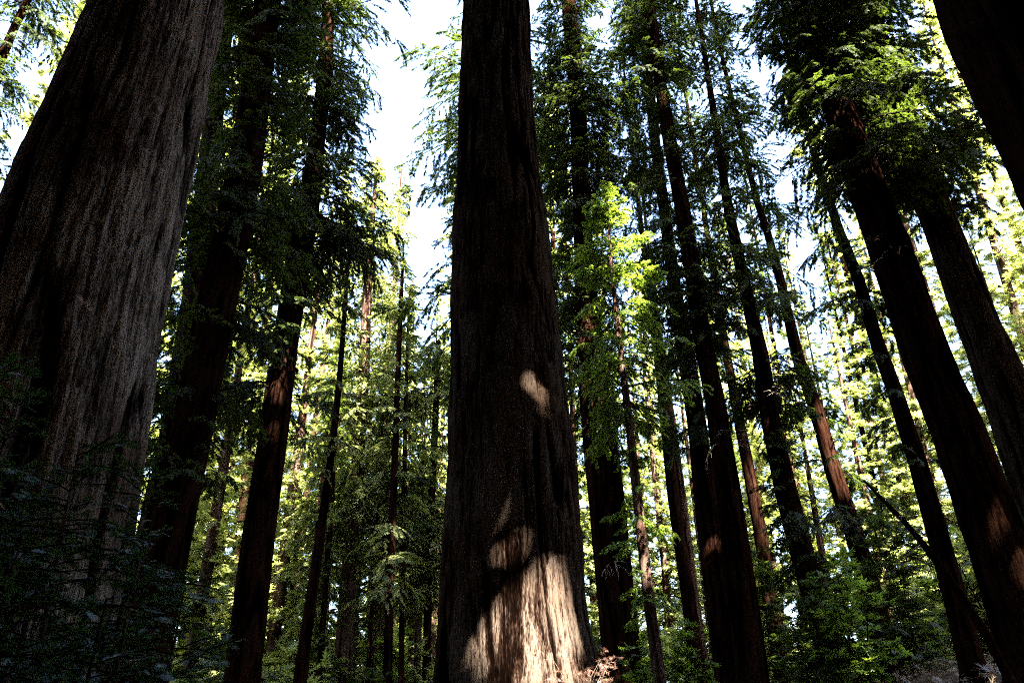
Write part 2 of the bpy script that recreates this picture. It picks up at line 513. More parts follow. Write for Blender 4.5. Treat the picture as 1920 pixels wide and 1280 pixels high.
def bough_mesh(L, seed, leaf):
    """one bough growing along +X: a drooping limb with flat, gappy fans of side twigs"""
    rg = np.random.default_rng(seed)
    sp = Sprays()
    n = 9
    q = np.linspace(0, 1, n)
    el = .12 - .75 * q ** 1.2 + .25 * q ** 4
    yaw = rg.normal(0, .25) * q
    d = np.stack([np.cos(el) * np.cos(yaw), np.cos(el) * np.sin(yaw), np.sin(el)], 1)
    P = np.vstack([[0, 0, 0], np.cumsum(d * L / (n - 1), 0)[:-1]])
    sp.tube(P, .010 + .008 * L, .004, 4)
    nt = int(7 + 7 * L)
    for k in range(nt):
        f = rg.uniform(.10, .98) * (n - 1)
        i0 = min(int(f), n - 2)
        a = P[i0] + (P[i0 + 1] - P[i0]) * (f - i0)
        side = 1 if k % 2 else -1
        t = f / (n - 1)
        Ls = L * (.42 - .26 * t) * rg.uniform(.4, 1.25) + .10
        ang = side * rg.uniform(.5, 1.15)
        b = d[i0]
        e = np.array([b[0] * math.cos(ang) - b[1] * math.sin(ang), b[0] * math.sin(ang) + b[1] * math.cos(ang), b[2] * .4 + rg.normal(-.12, .16)])
        m = 5
        T = np.array([a + e * Ls * x + np.array([0, 0, -.35 * Ls]) * x ** 2 for x in np.linspace(0, 1, m)])
        sp.tube(T, .006, .002, 3)
        ns = max(5, int(Ls * 62))
        g = np.clip(rg.beta(1.6, 1.1, ns), .05, 1) * (m - 1)
        i1 = np.clip(g.astype(int), 0, m - 2); w = (g - i1)[:, None]
        O = T[i1] * (1 - w) + T[i1 + 1] * w
        td = (T[-1] - T[0]) / Ls
        an = rg.choice([-1, 1], ns) * rg.uniform(.2, 1.1, ns)
        D = np.stack([td[0] * np.cos(an) - td[1] * np.sin(an), td[0] * np.sin(an) + td[1] * np.cos(an), td[2] + rg.normal(-.18, .22, ns)], 1)
        sp.add(O, D, np.stack([rg.normal(0, .35, ns), rg.normal(0, .35, ns), np.ones(ns)], 1), rg.uniform(.055, .15, ns), np.clip(rg.normal(.5, .25, ns), 0, 1))
    return sp.build('bough', leaf, TWIG, 'mid', width=.36)

BOUGH_L = (.7, 1.3, 2.1, 3.2)
BOUGHS = {}
def boughs_of(leaf):
    if leaf.name not in BOUGHS:
        BOUGHS[leaf.name] = [[bough_mesh(L, 900 + 10 * a + b, leaf) for b in range(4)] for a, L in enumerate(BOUGH_L)]
    return BOUGHS[leaf.name]

def add_boughs(root, off, ax, rfun, z0, z1, reach, nb, droop, leaf, rg, cap=290, thin=True):
    tip = rfun(z1) < .09
    kids = boughs_of(leaf)
    nb = min(nb, cap)
    # loose whorls: boughs gather at some heights and leave gaps at others
    cen = rg.uniform(0, 1, max(4, int((z1 - z0) * .9)))
    extra = 30 if tip and nb > 40 else 0
    for i in range(nb):
        t = 1 - rg.uniform(.004, .16) if i < extra else float(np.clip(rg.choice(cen) + rg.normal(0, .035), 0, 1)) if rg.random() < .6 else (i + rg.random()) / nb
        z = z0 + (z1 - z0) * t
        Lb = reach * (((1 - t) ** .7 * .95 + .06) if tip else (.78 + .22 * math.sin(t * 11 + reach * 7))) * rg.uniform(.45, 1.15)
        a = int(np.argmin([abs(math.log(max(Lb, .1) / q)) for q in BOUGH_L]))
        me = kids[a][rg.integers(4)]
        az = rg.uniform(0, 2 * math.pi)
        x, y = ax(z)
        r = rfun(z) * .8
        mid = np.array([[x + (r + Lb * .55) * math.cos(az), y + (r + Lb * .55) * math.sin(az), z - Lb * .15]])
        if thin and not gap_keep(mid, .3, 4.0)[0]:
            continue
        o = bpy.data.objects.new('bough', me)
        C.objects.link(o)
        o.parent = root
        o.location = (x + r * math.cos(az) - off[0], y + r * math.sin(az) - off[1], z - off[2])
        pitch = droop * .5 - (.45 * t if tip else .1) + rg.normal(0, .2)
        o.rotation_euler = (rg.normal(0, .25), pitch, az)
        sc_ = Lb / BOUGH_L[a]
        o.scale = (sc_, sc_ * rg.uniform(.8, 1.2), sc_)

TREES = {}
def tree(name, label, px, D, H, mat, crown=None, around=40, zstep=.5, depth=.02, seed=1, leaf=None, group=None, cell=.18,
         z_dense=None, flare=.5, cat='tree', cullgap=False, width=.42, lobes=.04, warpk=1.2):
    """crown: list of layers (z0, z1, reach, boughs, -, -, droop, style)"""
    pts = trunk_points(px, D, H)
    me, off = trunk_mesh(pts, mat, around, zstep, depth, seed, cell, z_dense=z_dense, flare=flare, lobes=lobes, warpk=warpk)
    root = empty(name, off, label, cat, group)
    link('trunk', me, root)
    ax = polyaxis(pts)
    rfun = lambda z: float(np.interp(z, [p[0][2] for p in pts], [p[1] for p in pts]))
    rg = np.random.default_rng(seed + 100)
    left = 295
    for k, (z0, z1, reach, nb, per, sl_, dr, style) in enumerate(crown or []):
        if style == 'mid':
            nb = min(nb, left); left -= nb
            add_boughs(root, off, ax, rfun, z0, z1, reach, nb, dr, leaf or NEEDLE_SHADED, rg, thin=D > 20)
            continue
        sp = Sprays()
        rad = lambda t, a=reach: a * ((1 - t) ** .7 * .95 + .05)
        grow(sp, ax, z0, z1, rad, nb, per, sl_, dr, rg)
        link('upper_crown', sp.build('upper_crown', leaf or NEEDLE_SHADED, TWIG, style, gap_keep, off, width), root)
    TREES[label] = (root, off, pts)
    return root, off, pts

def zat(y, D, x=960):
    return at(x, y, D)[2]

# ------------------------------------------------------------------ the ground
gx = np.concatenate([np.linspace(-900, -45, 12), np.linspace(-40, 40, 121), np.linspace(45, 900, 12)])
gy = np.concatenate([np.linspace(-900, -35, 12), np.linspace(-30, 70, 141), np.linspace(76, 1200, 12)])
GX, GY = np.meshgrid(gx, gy)
GV = np.stack([GX, GY, ground_z(GX, GY) + (np.random.default_rng(2).normal(0, .03, GX.shape))], -1).reshape(-1, 3)
nx = len(gx)
ii = np.arange(len(gy) - 1)[:, None] * nx; jj = np.arange(nx - 1)[None]
GF = np.stack([ii + jj, ii + jj + 1, ii + nx + jj + 1, ii + nx + jj], -1).reshape(-1, 4)
gm, n, l = new_mat('forest_floor')
out = n.new('ShaderNodeOutputMaterial'); p = n.new('ShaderNodeBsdfPrincipled')
p.inputs['Roughness'].default_value = 1; p.inputs['Specular IOR Level'].default_value = 0.05
tc = n.new('ShaderNodeTexCoord'); nz = n.new('ShaderNodeTexNoise')
nz.inputs['Scale'].default_value = 3; nz.inputs['Detail'].default_value = 9; nz.inputs['Roughness'].default_value = .7
l.new(tc.outputs['Object'], nz.inputs['Vector'])
rp = ramp(n, [(.3, (.02, .013, .008)), (.55, (.07, .045, .028)), (.75, (.13, .095, .06))])
l.new(nz.outputs['Fac'], rp.inputs[0]); l.new(rp.outputs[0], p.inputs['Base Color'])
bp = n.new('ShaderNodeBump'); bp.inputs['Distance'].default_value = .08
l.new(nz.outputs['Fac'], bp.inputs['Height']); l.new(bp.outputs[0], p.inputs['Normal'])
l.new(p.outputs[0], out.inputs[0])
tag(link('ground', mesh('ground', GV, [GF], [gm], smooth=True)), kind='structure')

# ------------------------------------------------------------------ sun flecks seen on the trunks: breaks in the canopy towards the sun
frng = np.random.default_rng(14)
def fleck(x, y, D, r, share=1.0, front=0.0, split=False):
    P = at(x, y, D) - np.array([0, front, 0])
    if not split:
        GAPS.append((P, r, share))
        return
    for k in range(3):
        a, b = frng.normal(0, .6) * r, frng.normal(0, 1.2) * r
        GAPS.append((P + np.array([a, 0, b]), r * frng.uniform(.38, .72), share))
for x, y, r, s in [(1020, 490, .22, 1), (1030, 520, .16, 1), (905, 580, .12, .8), (895, 620, .12, .7), (950, 690, .16, .8), (1000, 730, .18, .9), (987, 780, .16, .8),
                   (1057, 830, .14, .8), (1050, 870, .12, .8), (957, 930, .18, .9), (970, 975, .20, .9), (1062, 1045, .26, 1), (1080, 1120, .24, 1), (1017, 1090, .14, .9), (1007, 1135, .18, .9),
                   (937, 1075, .22, 1), (942, 1130, .26, 1), (928, 1185, .24, 1), (955, 1195, .22, 1), (935, 1245, .26, 1), (982, 1145, .18, .9), (992, 1235, .22, .9), (960, 1290, .28, 1), (1020, 1285, .22, .9), (895, 1250, .14, .9),
                   (852, 900, .14, .8), (832, 1215, .2, .6), (893, 45, .22, .9), (885, 90, .16, .8), (915, 270, .12, .6), (940, 275, .12, .6), (985, 325, .14, .7)]:
    hw = np.interp(y, [0, 440, 700, 1000, 1280], [62, 90, 108, 129, 156]); xc = np.interp(y, [0, 440, 700, 1000, 1280], [931, 940, 952, 961, 973])
    fr = hw / FPX * depth_of(x, y, 14) * math.sqrt(max(0, 1 - ((x - xc) / hw) ** 2))
    fleck(x, y, 14 - fr, r * (.86 if y < 900 else .68) + .03, 1.0, split=True)
for x, y, r in [(1014, 482, .17), (1021, 503, .18), (1028, 524, .15), (945, 680, .14), (951, 706, .13), (902, 585, .13), (886, 622, .12), (1056, 838, .14), (893, 50, .15), (960, 935, .15), (968, 968, .14), (1064, 1040, .17), (860, 900, .13)]:
    hw = np.interp(y, [0, 440, 700, 1000, 1280], [62, 90, 108, 129, 156]); xc = np.interp(y, [0, 440, 700, 1000, 1280], [931, 940, 952, 961, 973])
    fleck(x, y, 14 - hw / FPX * depth_of(x, y, 14) * math.sqrt(max(0, 1 - ((x - xc) / hw) ** 2)), r, 1.0)
for x, y, r in [(160, 545, .20), (105, 600, .19), (60, 650, .18), (205, 440, .16), (240, 350, .16), (322, 20, .17), (130, 680, .16), (265, 140, .12), (30, 580, .16)]:
    hw = np.interp(y, [0, 300, 480, 800], [113, 145, 161, 188]); xc = np.interp(y, [0, 300, 480, 800], [307, 215, 159, 78])
    fleck(x, y, 9 - hw / FPX * depth_of(x, y, 9) * math.sqrt(max(0, 1 - ((x - xc) / hw) ** 2)), r * 1.05, 1.0, split=True)
for x, y, D, r, s in [(1640, 310, 17, .35, 1), (1545, 820, 28, .9, 1),
                      (1570, 900, 28, .9, 1), (1170, 960, 28, 1.0, 1), (1150, 620, 24, 1.3, .9), (1150, 450, 24, 1.5, .9), (1150, 530, 24, 1.3, .9), (1190, 1000, 24, 1, .8),
                      (1310, 1040, 30, .7, 1), (1620, 1180, 22, .6, .9), (1960, 1190, 17, 1.2, .9), (520, 730, 26, .7, .8), (505, 860, 26, .5, .8),
                      (1290, 1120, 26, 1.5, .9), (1345, 850, 27, .7, .8), (1100, 1240, 12.3, .8, 1), (1110, 1200, 12.3, .7, 1), (130, 900, 6, .5, .5), (60, 1150, 5, .5, .4), (300, 1100, 6, .6, .5)]:
    fleck(x, y, D, r, s)

# ------------------------------------------------------------------ the great trunks nearby
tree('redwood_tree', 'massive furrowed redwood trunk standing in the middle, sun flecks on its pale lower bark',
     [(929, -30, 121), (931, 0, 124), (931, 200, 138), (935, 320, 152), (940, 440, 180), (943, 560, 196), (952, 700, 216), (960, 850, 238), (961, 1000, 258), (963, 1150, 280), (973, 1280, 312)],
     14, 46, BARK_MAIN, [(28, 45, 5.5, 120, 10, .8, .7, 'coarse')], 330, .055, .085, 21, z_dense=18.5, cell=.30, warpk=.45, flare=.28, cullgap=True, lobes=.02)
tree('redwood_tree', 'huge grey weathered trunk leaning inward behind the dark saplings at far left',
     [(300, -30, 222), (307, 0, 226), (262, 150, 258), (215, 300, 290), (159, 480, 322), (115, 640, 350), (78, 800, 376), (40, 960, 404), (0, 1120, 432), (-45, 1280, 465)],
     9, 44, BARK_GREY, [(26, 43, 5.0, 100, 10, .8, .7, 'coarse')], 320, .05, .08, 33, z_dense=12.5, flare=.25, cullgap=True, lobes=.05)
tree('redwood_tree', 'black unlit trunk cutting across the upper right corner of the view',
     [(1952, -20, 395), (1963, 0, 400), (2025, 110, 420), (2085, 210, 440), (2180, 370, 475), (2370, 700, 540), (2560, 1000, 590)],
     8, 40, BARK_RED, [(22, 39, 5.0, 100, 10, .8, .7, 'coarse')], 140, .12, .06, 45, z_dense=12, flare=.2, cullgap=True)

# ------------------------------------------------------------------ the standing trees behind them
def std(D, H, lo, reach, dens=1.0, sl_=.42, low=None, droop=.6, style='mid', up=True):
    """crown layers for a mid-distance tree: in-view foliage from photo row lo up to the top of the view, coarse above"""
    ztop = min(H, zat(-60, D) + 1)
    zlo = zat(lo, D)
    L = [(zlo, ztop, reach, int(7.5 * (ztop - zlo) * dens), 15, sl_, droop, style)]
    if up and H > ztop + 3:
        L.append((ztop + 2.5, H, reach * 1.4, int(3.0 * (H - ztop)), 8, sl_ * 2.2, droop, 'coarse'))
    if low:
        L.append((zat(low, D), zlo, reach * .7, int(4.0 * (zlo - zat(low, D)) * dens), 9, sl_, droop, style))
    return L

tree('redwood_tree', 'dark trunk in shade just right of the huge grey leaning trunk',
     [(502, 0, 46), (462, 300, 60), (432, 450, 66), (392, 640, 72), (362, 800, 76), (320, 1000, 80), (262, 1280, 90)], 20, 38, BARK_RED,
     std(20, 38, 620, 2.6, 1.6, .36, low=1000), 72, .2, .03, 52, leaf=NEEDLE_SHADED)
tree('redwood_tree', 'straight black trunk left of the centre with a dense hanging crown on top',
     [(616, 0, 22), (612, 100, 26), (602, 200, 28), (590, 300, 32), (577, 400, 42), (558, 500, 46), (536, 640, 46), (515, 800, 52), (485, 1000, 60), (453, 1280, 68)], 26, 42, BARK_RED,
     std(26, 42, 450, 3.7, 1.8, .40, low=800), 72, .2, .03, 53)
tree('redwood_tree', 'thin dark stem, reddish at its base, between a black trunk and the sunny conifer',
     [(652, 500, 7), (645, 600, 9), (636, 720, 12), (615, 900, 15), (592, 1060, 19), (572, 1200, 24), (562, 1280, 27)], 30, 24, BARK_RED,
     [(zat(980, 30), 23.5, 2.1, 90, 11, .36, .5, 'mid')], 28, .4, .01, 54, leaf=NEEDLE_SUNLIT)
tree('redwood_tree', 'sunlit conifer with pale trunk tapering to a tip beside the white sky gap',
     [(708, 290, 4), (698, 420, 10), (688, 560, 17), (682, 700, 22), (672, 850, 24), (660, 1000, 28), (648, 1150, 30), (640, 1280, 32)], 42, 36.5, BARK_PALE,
     [(zat(1080, 42), 36.5, 4.4, 295, 12, .5, .5, 'mid')], 28, .5, .015, 55, leaf=NEEDLE_SUNLIT)
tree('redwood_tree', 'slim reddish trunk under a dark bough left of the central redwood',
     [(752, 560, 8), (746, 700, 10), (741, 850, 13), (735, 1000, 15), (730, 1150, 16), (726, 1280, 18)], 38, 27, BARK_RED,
     [(zat(1100, 38), 26.5, 2.7, 130, 12, .45, .5, 'mid')], 24, .5, .01, 56, leaf=NEEDLE_SUNLIT)
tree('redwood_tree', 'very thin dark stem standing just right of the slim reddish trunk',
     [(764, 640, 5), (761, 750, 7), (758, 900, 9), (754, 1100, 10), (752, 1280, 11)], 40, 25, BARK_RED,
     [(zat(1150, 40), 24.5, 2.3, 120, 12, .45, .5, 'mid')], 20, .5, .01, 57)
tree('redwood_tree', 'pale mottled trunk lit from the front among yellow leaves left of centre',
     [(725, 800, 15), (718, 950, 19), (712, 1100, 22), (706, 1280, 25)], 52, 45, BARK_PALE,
     [(zat(1050, 52), 44, 3.6, 220, 10, .55, .5, 'mid')], 24, .6, .015, 58, leaf=NEEDLE_SUNLIT)
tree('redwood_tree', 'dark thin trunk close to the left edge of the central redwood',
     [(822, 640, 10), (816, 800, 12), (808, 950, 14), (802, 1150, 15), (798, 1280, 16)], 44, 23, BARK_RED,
     [(zat(1150, 44), 22.7, 3.4, 200, 11, .5, .5, 'mid')], 24, .5, .01, 59, leaf=NEEDLE_SUNLIT)
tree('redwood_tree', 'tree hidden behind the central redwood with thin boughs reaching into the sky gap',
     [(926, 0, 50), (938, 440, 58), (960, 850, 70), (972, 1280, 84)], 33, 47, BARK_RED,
     [(zat(640, 33), zat(-40, 33), 5.6, 130, 5, .42, .55, 'mid')], 40, .4, .02, 60, leaf=NEEDLE_SHADED)
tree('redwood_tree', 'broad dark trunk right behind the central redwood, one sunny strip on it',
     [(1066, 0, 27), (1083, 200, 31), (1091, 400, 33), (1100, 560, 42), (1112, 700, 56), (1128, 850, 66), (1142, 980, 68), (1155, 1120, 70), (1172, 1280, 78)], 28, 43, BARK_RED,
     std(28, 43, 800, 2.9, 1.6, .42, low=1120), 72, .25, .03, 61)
tree('young_redwood', 'slender young redwood with bright green sunlit boughs right of the central trunk',
     [(1136, 350, 3), (1145, 480, 7), (1153, 560, 9), (1162, 640, 11), (1176, 760, 14), (1188, 870, 17), (1205, 1020, 20), (1220, 1150, 22), (1238, 1280, 24)], 24, zat(350, 24), BARK_PALE,
     [(zat(760, 24), zat(345, 24), 2.5, 130, 13, .34, .55, 'mid'), (zat(1180, 24), zat(760, 24), 1.3, 40, 9, .3, .6, 'mid')], 28, .4, .008, 62, leaf=NEEDLE_YOUNG)
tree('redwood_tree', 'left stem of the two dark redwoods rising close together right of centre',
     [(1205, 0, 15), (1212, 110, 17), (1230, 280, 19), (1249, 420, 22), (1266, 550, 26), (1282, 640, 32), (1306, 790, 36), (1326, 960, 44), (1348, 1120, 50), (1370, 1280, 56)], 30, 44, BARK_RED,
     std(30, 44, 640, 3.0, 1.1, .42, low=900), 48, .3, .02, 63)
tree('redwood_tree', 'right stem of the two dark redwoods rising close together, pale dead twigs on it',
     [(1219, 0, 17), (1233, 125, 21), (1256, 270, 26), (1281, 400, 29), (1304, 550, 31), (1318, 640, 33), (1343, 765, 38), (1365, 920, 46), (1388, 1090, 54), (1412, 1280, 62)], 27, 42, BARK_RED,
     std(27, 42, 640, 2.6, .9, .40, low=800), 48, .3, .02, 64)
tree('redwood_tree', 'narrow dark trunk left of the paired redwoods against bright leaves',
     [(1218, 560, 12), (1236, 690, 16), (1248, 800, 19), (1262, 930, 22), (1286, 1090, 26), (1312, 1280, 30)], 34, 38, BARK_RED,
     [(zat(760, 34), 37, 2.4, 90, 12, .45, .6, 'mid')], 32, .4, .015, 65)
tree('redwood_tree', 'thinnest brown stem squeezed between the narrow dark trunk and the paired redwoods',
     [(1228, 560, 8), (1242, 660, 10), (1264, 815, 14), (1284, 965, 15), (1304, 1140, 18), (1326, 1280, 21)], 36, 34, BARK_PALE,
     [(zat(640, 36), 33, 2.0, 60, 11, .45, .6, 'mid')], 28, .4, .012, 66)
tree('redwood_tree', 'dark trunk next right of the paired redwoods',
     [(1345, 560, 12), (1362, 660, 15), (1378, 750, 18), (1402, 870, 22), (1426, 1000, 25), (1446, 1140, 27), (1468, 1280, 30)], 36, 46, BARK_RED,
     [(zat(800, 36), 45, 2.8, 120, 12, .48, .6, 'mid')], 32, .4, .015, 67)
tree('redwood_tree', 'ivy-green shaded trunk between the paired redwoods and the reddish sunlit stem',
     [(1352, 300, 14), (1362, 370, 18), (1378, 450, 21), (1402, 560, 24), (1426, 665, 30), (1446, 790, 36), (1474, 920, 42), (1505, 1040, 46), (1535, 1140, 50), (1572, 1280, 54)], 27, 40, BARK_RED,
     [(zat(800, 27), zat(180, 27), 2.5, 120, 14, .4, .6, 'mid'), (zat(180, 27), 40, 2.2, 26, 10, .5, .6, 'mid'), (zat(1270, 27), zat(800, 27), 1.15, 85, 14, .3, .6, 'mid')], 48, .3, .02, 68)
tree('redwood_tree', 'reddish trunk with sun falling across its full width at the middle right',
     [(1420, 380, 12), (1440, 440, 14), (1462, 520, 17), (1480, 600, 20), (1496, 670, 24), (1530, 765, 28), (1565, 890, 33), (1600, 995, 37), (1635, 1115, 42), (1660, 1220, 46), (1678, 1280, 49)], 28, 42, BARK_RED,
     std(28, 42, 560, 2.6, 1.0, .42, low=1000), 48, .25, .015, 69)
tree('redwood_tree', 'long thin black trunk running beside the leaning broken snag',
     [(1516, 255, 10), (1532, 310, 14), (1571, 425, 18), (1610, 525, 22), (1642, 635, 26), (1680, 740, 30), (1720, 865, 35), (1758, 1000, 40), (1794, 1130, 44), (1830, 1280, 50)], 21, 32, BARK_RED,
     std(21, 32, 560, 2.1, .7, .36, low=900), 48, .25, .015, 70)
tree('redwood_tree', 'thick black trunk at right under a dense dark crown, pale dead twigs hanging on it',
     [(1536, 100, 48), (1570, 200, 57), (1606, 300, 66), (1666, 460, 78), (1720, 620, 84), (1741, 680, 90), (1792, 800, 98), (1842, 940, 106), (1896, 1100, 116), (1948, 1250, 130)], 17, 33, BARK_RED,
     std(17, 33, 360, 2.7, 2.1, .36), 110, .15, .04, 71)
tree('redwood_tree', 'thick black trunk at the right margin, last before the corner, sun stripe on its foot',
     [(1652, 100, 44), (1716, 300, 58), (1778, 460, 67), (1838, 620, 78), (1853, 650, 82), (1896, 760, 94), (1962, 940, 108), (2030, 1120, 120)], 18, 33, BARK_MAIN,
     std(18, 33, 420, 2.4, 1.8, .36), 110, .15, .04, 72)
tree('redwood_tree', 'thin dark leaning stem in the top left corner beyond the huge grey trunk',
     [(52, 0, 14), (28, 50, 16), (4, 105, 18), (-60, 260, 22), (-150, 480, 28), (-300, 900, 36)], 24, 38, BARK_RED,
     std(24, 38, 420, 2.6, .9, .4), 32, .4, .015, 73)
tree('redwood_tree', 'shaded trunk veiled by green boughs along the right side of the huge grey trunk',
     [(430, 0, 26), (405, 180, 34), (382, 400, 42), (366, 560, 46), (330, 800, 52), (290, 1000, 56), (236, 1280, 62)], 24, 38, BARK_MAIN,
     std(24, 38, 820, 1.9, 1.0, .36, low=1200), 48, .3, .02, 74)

# leaning broken snag
tree('broken_snag', 'bare broken snag leaning left across the thin black trunk at lower right',
     [(1620, 900, 6), (1645, 926, 10), (1700, 982, 14), (1742, 1034, 17), (1805, 1120, 20), (1850, 1190, 22), (1896, 1280, 25)], 16, 3, BARK_RED,
     None, 32, .1, .035, 75, cell=.1, cat='dead tree', flare=.1)

# dead twigs in plain view
def twig_at(label, x, y, D, az, L, n, seed):
    root, off, pts = TREES[label]
    rg = np.random.default_rng(seed)
    for k in range(n):
        z = zat(y, D, x) + rg.normal(0, .25)
        cxy = np.array(polyaxis(pts)(z))
        r = float(np.interp(z, [p[0][2] for p in pts], [p[1] for p in pts]))
        a = az + rg.normal(0, .5)
        P = np.array([cxy[0] + r * .8 * math.cos(a), cxy[1] + r * .8 * math.sin(a), z])
        dead_branch(root, off, P, a, L * rg.uniform(.6, 1.2), rg)
Lr = [k for k in TREES]
def lab(s):
    return next(k for k in Lr if s in k)
twig_at(lab('right stem of the two'), 1345, 830, 27, -1.2, 1.3, 6, 1)
twig_at(lab('left stem of the two'), 1295, 720, 30, -2.0, 1.2, 5, 2)
twig_at(lab('left stem of the two'), 1240, 300, 30, 3.1, 2.4, 4, 12)
twig_at(lab('thick black trunk at right under'), 1640, 300, 17, -1.6, 1.1, 9, 3)
twig_at(lab('thick black trunk at right under'), 1690, 480, 17, -2.4, .8, 3, 4)
twig_at(lab('one sunny strip'), 1130, 1050, 28, -1.3, 1.3, 3, 5)
twig_at(lab('reddish trunk with sun'), 1660, 1200, 28, -1.2, 1.4, 4, 6)
twig_at(lab('bare broken snag'), 1735, 1030, 16, 2.6, .7, 4, 21)
twig_at(lab('bare broken snag'), 1680, 965, 16, -1.0, .5, 3, 22)
twig_at(lab('ivy-green'), 1430, 740, 27, -1.6, 1.2, 6, 7)
twig_at(lab('straight black trunk left'), 590, 330, 26, 2.8, 1.8, 4, 8)
twig_at(lab('sunlit conifer'), 690, 640, 42, 0.2, 2.2, 5, 9)
twig_at(lab('tree hidden behind'), 930, 290, 33, 3.0, 4.2, 3, 10)
twig_at(lab('tree hidden behind'), 930, 430, 33, 3.3, 4.4, 3, 11)

# ------------------------------------------------------------------ background trees: a few kinds, copied
def proto_tree(name, H, r, z0f, reach, nb, per, sl_, droop, leaf, bark, seed, ascend=.4):
    pts = [(np.array([0, 0, -.25]), r), (np.array([.05, 0, H * .45]), r * .72), (np.array([0, .05, H * .8]), r * .35), (np.array([0, 0, H]), .03)]
    me, off = trunk_mesh(pts, bark, 16, .8, .02, seed, .25)
    me.transform(Matrix.Translation(off))
    sp = Sprays()
    rg = np.random.default_rng(seed)
    rad = lambda t: reach * ((1 - t) ** .75 * (.75 + .35 * math.sin(7 * t + seed)) + .06)
    grow(sp, polyaxis(pts), H * z0f, H * .995, rad, nb, per * 1.9, sl_ * .62, droop, rg, ascend=ascend)
    return me, sp.build('crown', leaf, TWIG, 'mid', width=.36)

PROTO = [
    proto_tree('a', 34, .26, .04, 4.2, 230, 11, .58, .55, NEEDLE_SUNLIT, BARK_PALE, 201),
    proto_tree('b', 42, .30, .08, 4.6, 260, 11, .60, .65, NEEDLE_SUNLIT, BARK_RED, 202),
    proto_tree('c', 48, .36, .12, 4.4, 270, 11, .60, .70, NEEDLE_SHADED, BARK_RED, 203),
    proto_tree('d', 26, .30, .06, 3.6, 170, 12, .52, .45, NEEDLE_SUNLIT, BARK_PALE, 204),
    proto_tree('e', 38, .26, .04, 3.6, 220, 11, .58, .60, NEEDLE_SHADED, BARK_RED, 205),
]
PH = [34, 42, 48, 26, 38]
KIND_LABEL = ['mid-height sunny yellow-green conifer', 'tall sunny conifer', 'tall shaded dark conifer', 'short bushy sunny conifer', 'slim dark conifer']
def place(x, ybase, D, ytop, kind, rot):
    """stem crosses photo column x at the bottom row; its tip reaches row ytop"""
    P = at(x, 1280, D)
    g = float(ground_z(P[0], P[1]))
    top = at(x + (915 - x) * (1280 - ytop) / 3640, ytop, D)[2]
    s = np.clip((top - g) / PH[kind], .45, 1.6)
    xm = x + (915 - x) * (1280 - max(ytop, 300)) / 7280
    where = ('beyond the huge grey trunk on the left' if xm < 260 else 'between the huge grey trunk and the straight black trunk' if xm < 500 else
             'right of the straight black trunk' if xm < 660 else 'in the gap left of the central trunk' if xm < 850 else 'beyond the central trunk' if xm < 1110 else
             'beyond the bright young redwood' if xm < 1270 else 'right of the paired dark redwoods' if xm < 1480 else 'beyond the long thin black trunk' if xm < 1720 else 'beyond the thick black trunks at right')
    far = 'nearer ' if D < 49 else 'far ' if D > 66 else ''
    root = empty('conifer_tree', (P[0], P[1], g), far + KIND_LABEL[kind] + ' ' + where, 'tree', 'sunlit and shaded conifers in the trees behind')
    root.rotation_euler = (rng.normal(0, .012), rng.normal(0, .012), rot)
    root.scale = (s * rng.uniform(.9, 1.1),) * 2 + (s,)
    for nm, me in zip(('trunk', 'crown'), PROTO[kind]):
        link(nm, me, root)

BG = [  # x at bottom row, distance, row of the tip, kind
    (-40, 50, -200, 1), (60, 62, -100, 0), (-120, 44, -300, 2), (20, 38, 150, 0), (150, 70, -50, 1), (-260, 55, -300, 1), (110, 46, 40, 3),
    (230, 55, 0, 1), (290, 48, 100, 0), (330, 70, -60, 1), (380, 60, 150, 0), (350, 40, 330, 3), (420, 52, 80, 1), (470, 75, 60, 1), (500, 46, 420, 3), (530, 62, 250, 0),
    (430, 36, 620, 3), (575, 80, 380, 1), (600, 50, 520, 3), (630, 64, 430, 0), (690, 58, 560, 3), (735, 75, 520, 0), (770, 52, 640, 3), (790, 90, 540, 1), (815, 62, 620, 0), (840, 80, 600, 0), (852, 78, 130, 1), (1260, 56, 520, 0), (1300, 66, 420, 0), (1345, 48, 640, 3), (1405, 60, 470, 0), (1450, 54, 560, 3), (1530, 58, 480, 0), (1585, 48, 660, 3), (1630, 66, 420, 0),
    (1700, 50, 600, 3), (1745, 62, 420, 0), (1810, 56, 380, 0), (455, 58, 480, 0), (540, 54, 560, 0), (585, 46, 720, 3), (640, 56, 640, 3), (710, 52, 700, 3), (775, 62, 700, 0), (812, 50, 800, 3),
    (560, 40, 700, 3), (660, 44, 760, 3), (780, 46, 780, 3),
    (880, 70, 420, 0), (1010, 75, 150, 1), (1060, 60, 120, 1), (1095, 48, 300, 4), (1120, 85, 50, 1), (1180, 62, 330, 0), (1270, 54, 480, 0), (1190, 46, 560, 4),
    (1390, 80, 240, 0), (1480, 56, 400, 0), (1420, 50, 520, 4), (1560, 60, 300, 4), 
    (1720, 52, 420, 4), (1790, 64, 60, 1), (1840, 48, 300, 0), (1900, 70, -50, 1), (1960, 50, 60, 0), (2040, 62, -150, 1), (2110, 46, 0, 0), (2200, 55, -200, 1), (2260, 40, 150, 3),
    (2020, 34, 480, 3), (1880, 36, 640, 3), (2100, 30, 400, 0), (2330, 48, -250, 1), (1560, 52, 620, 3), (1650, 60, 560, 0), (1760, 56, 640, 3), (1480, 46, 700, 3), (1360, 58, 600, 0), (1230, 60, 620, 3), (600, 38, 560, 4), (690, 40, 700, 4), (760, 60, 700, 0), (2420, 60, -250, 1),
]
for i, (x, D, yt, k) in enumerate(BG):
    place(x, 1280, D, yt, k, i * 2.4)

